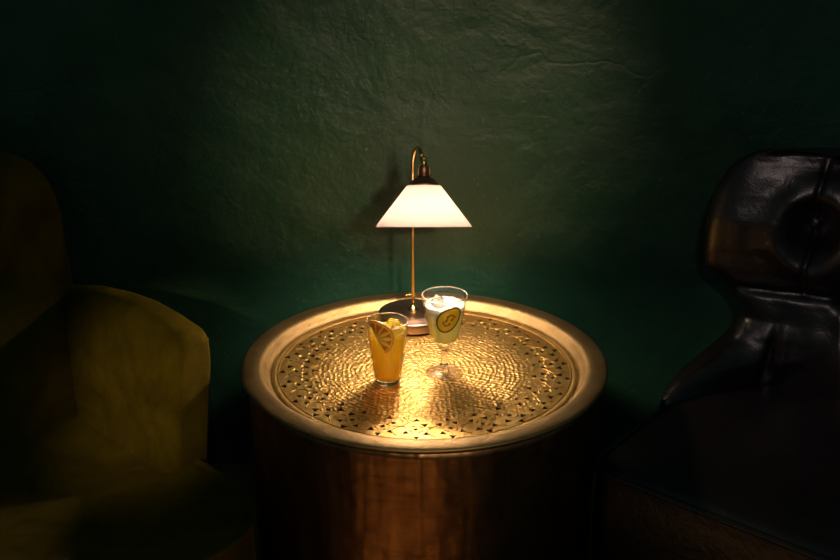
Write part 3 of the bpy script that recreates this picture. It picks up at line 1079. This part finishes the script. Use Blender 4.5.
def leather_pt(u, z, side):
    """u along the back from -1 to 1; side -1 front, +1 rear"""
    ex, ey, th, kk = interp(ex_t, z), interp(ey_t, z), interp(th_t, z), interp(k_t, z)
    ym = 0.270 + (z - 0.42) * 0.10
    def cl(t):
        a = abs(t)
        return Vector((ex * t, ym + (ey - ym) * a ** kk, z))
    p = cl(u)
    d = cl(min(1, u + 0.004)) - cl(max(-1, u - 0.004))
    nrm = Vector((-d.y, d.x, 0)).normalized()
    t = th * sqrt(max(0, 1 - abs(u) ** 7))
    if side < 0:
        # buttons pulled into the padding, the pleats between them and the seam at the waist
        x = p.x
        for (bx, bz) in TUFT:
            r2 = (x - bx) ** 2 + (z - bz) ** 2
            t -= 0.056 * exp(-r2 / 0.040 ** 2) - 0.016 * exp(-(sqrt(r2) - 0.074) ** 2 / 0.030 ** 2)
            wv = 0.004 * sin(z * 45)
            t -= 0.010 * exp(-((x - bx - wv) / 0.0055) ** 2) * max(0, min(1, (z - 0.60) / 0.04)) * max(0, min(1, (0.885 - z) / 0.03))
        for (bx, bz) in TUFT2:
            r2 = (x - bx) ** 2 + (z - bz) ** 2
            t -= 0.034 * exp(-r2 / 0.020 ** 2)
            t -= 0.010 * exp(-((x - bx - 0.25 * (0.615 - z) * (1 if bx < 0 else -1)) / 0.0055) ** 2) * max(0, min(1, (0.63 - z) / 0.03)) * max(0, min(1, (z - 0.40) / 0.05))
        t -= 0.013 * exp(-((z - 0.612) / 0.008) ** 2)
        t += 0.016 * exp(-((z - 0.50) / 0.07) ** 2)
        # fold where the low arm meets the back
        t -= 0.016 * exp(-((abs(x) - (0.245 - 0.2 * (z - 0.49))) / 0.010) ** 2) * exp(-((z - 0.48) / 0.05) ** 2)
        t += 0.0035 * noise.noise(Vector((u * 6, z * 16, 2.0)))
    return p + nrm * (side * max(t, -0.03))
zs = [0.20 + 0.18 * k / 8 for k in range(8)] + [0.38 + 0.44 * k / 84 for k in range(85)] + [0.826 + 0.054 * k / 14 for k in range(14)] + [0.880, 0.884, 0.888, 0.891, 0.894, 0.8965, 0.8985, 0.900, 0.901]
us = [sin(pi / 2 * (-1 + 2 * k / 150)) * 0.35 + (-1 + 2 * k / 150) * 0.65 for k in range(151)]
ub = us[::3]
rings = []
for z in zs:
    rings.append([leather_pt(u, z, -1) for u in us] + [leather_pt(u, z, 1) for u in reversed(ub[1:-1])])
v, f = loft(rings)
lb = mesh_obj('backrest', v, f, M_LEATHER, lea)
def u_at(x, z):
    return x / interp(ex_t, z)
for (bx, bz) in TUFT + TUFT2:
    p = leather_pt(u_at(bx, bz), bz, -1)
    v, f = button_mesh(p + Vector((0, -0.003, 0)), 0.013, (0.12 * (1 if bx < 0 else -1), -1, 0.1))
    mesh_obj('button', v, f, M_LEATHER, lb)
out = rrect(-0.29, 0.29, -0.27, 0.26, (0.05, 0.05, 0.2, 0.2))
v, f = loft([[(x, y, 0.18) for x, y in out], [(x, y, 0.23) for x, y in out]])
mesh_obj('seat_frame', v, f, M_FELT, lea, smooth=False)
for (x, y, lx, ly) in ((-0.25, -0.23, -0.01, -0.02), (0.25, -0.23, 0.01, -0.02), (-0.20, 0.20, -0.02, 0.05), (0.20, 0.20, 0.02, 0.05)):
    v, f = leg_mesh(x, y, 0.185, (lx, ly), z0=0.0858 / 1.06)
    mesh_obj('leg', v, f, M_WOOD, lea)

# ------------------------------------------------------------------ light
def area(name, loc, aim, size, energy, col):
    l = bpy.data.lights.new(name, 'AREA')
    l.shape = 'DISK'
    l.size = size
    l.energy = energy
    l.color = col
    o = link(bpy.data.objects.new(name, l))
    o.location = loc
    o.rotation_euler = (Vector(aim) - Vector(loc)).to_track_quat('-Z', 'Y').to_euler()
    return o
def spot(name, loc, aim, deg, blend, radius, energy, col):
    l = bpy.data.lights.new(name, 'SPOT')
    l.spot_size = radians(deg)
    l.spot_blend = blend
    l.shadow_soft_size = radius
    l.energy = energy
    l.color = col
    o = link(bpy.data.objects.new(name, l))
    o.location = loc
    o.rotation_euler = (Vector(aim) - Vector(loc)).to_track_quat('-Z', 'Y').to_euler()
    return o
# a ceiling spotlight on the wall, another making a pool of light on the floor before the table
spot('wall_spotlight', (0.58, -2.5, 1.71), (0.01, 0.45, 0.84), 20, 1.0, 0.06, 108, (1.0, 0.72, 0.40))
spot('drinks_fill', (0.35, -2.4, 2.05), (0.0, -0.06, 0.56), 14, 1.0, 0.05, 105, (1.0, 0.80, 0.55))  # unseen spot added to brighten the drinks and tray from the front
spot('floor_spotlight', (-0.17, -0.95, 2.5), (-0.17, -0.95, 0.0), 19, 0.8, 0.05, 900, (1.0, 0.72, 0.40))
spot('leather_fill', (0.1, -2.3, 1.9), (0.95, 0.05, 0.72), 26, 1.0, 0.06, 22, (1.0, 0.76, 0.72))  # unseen pinkish spot added for highlights on the leather
spot('arm_panel_fill', (-0.9, -2.1, 1.48), (-0.59, 0.0, 0.42), 11.5, 1.0, 0.05, 88, (1.0, 0.76, 0.32))  # narrow unseen spot added to light the armrest's inner face

w = bpy.data.worlds.new('dim_room')
scene.world = w
w.use_nodes = True
bg = w.node_tree.nodes['Background']
bg.inputs[0].default_value = (0.20, 0.41, 0.38, 1)
bg.inputs[1].default_value = 0.085

# ------------------------------------------------------------------ camera
cam = bpy.data.cameras.new('camera')
cam.sensor_width = 36
cam.lens = 48
cam.clip_start = 0.05
co = link(bpy.data.objects.new('camera', cam))
co.location = (-0.0087, -1.96955, 1.43)
co.rotation_euler = (radians(90 - 21.2295), 0, 0)
scene.camera = co
scene.view_settings.view_transform = 'Standard'
scene.view_settings.look = 'None'
scene.view_settings.gamma = 1
scene.view_settings.use_curve_mapping = False
scene.view_settings.exposure = 0
scene.cycles.transparent_max_bounces = 24
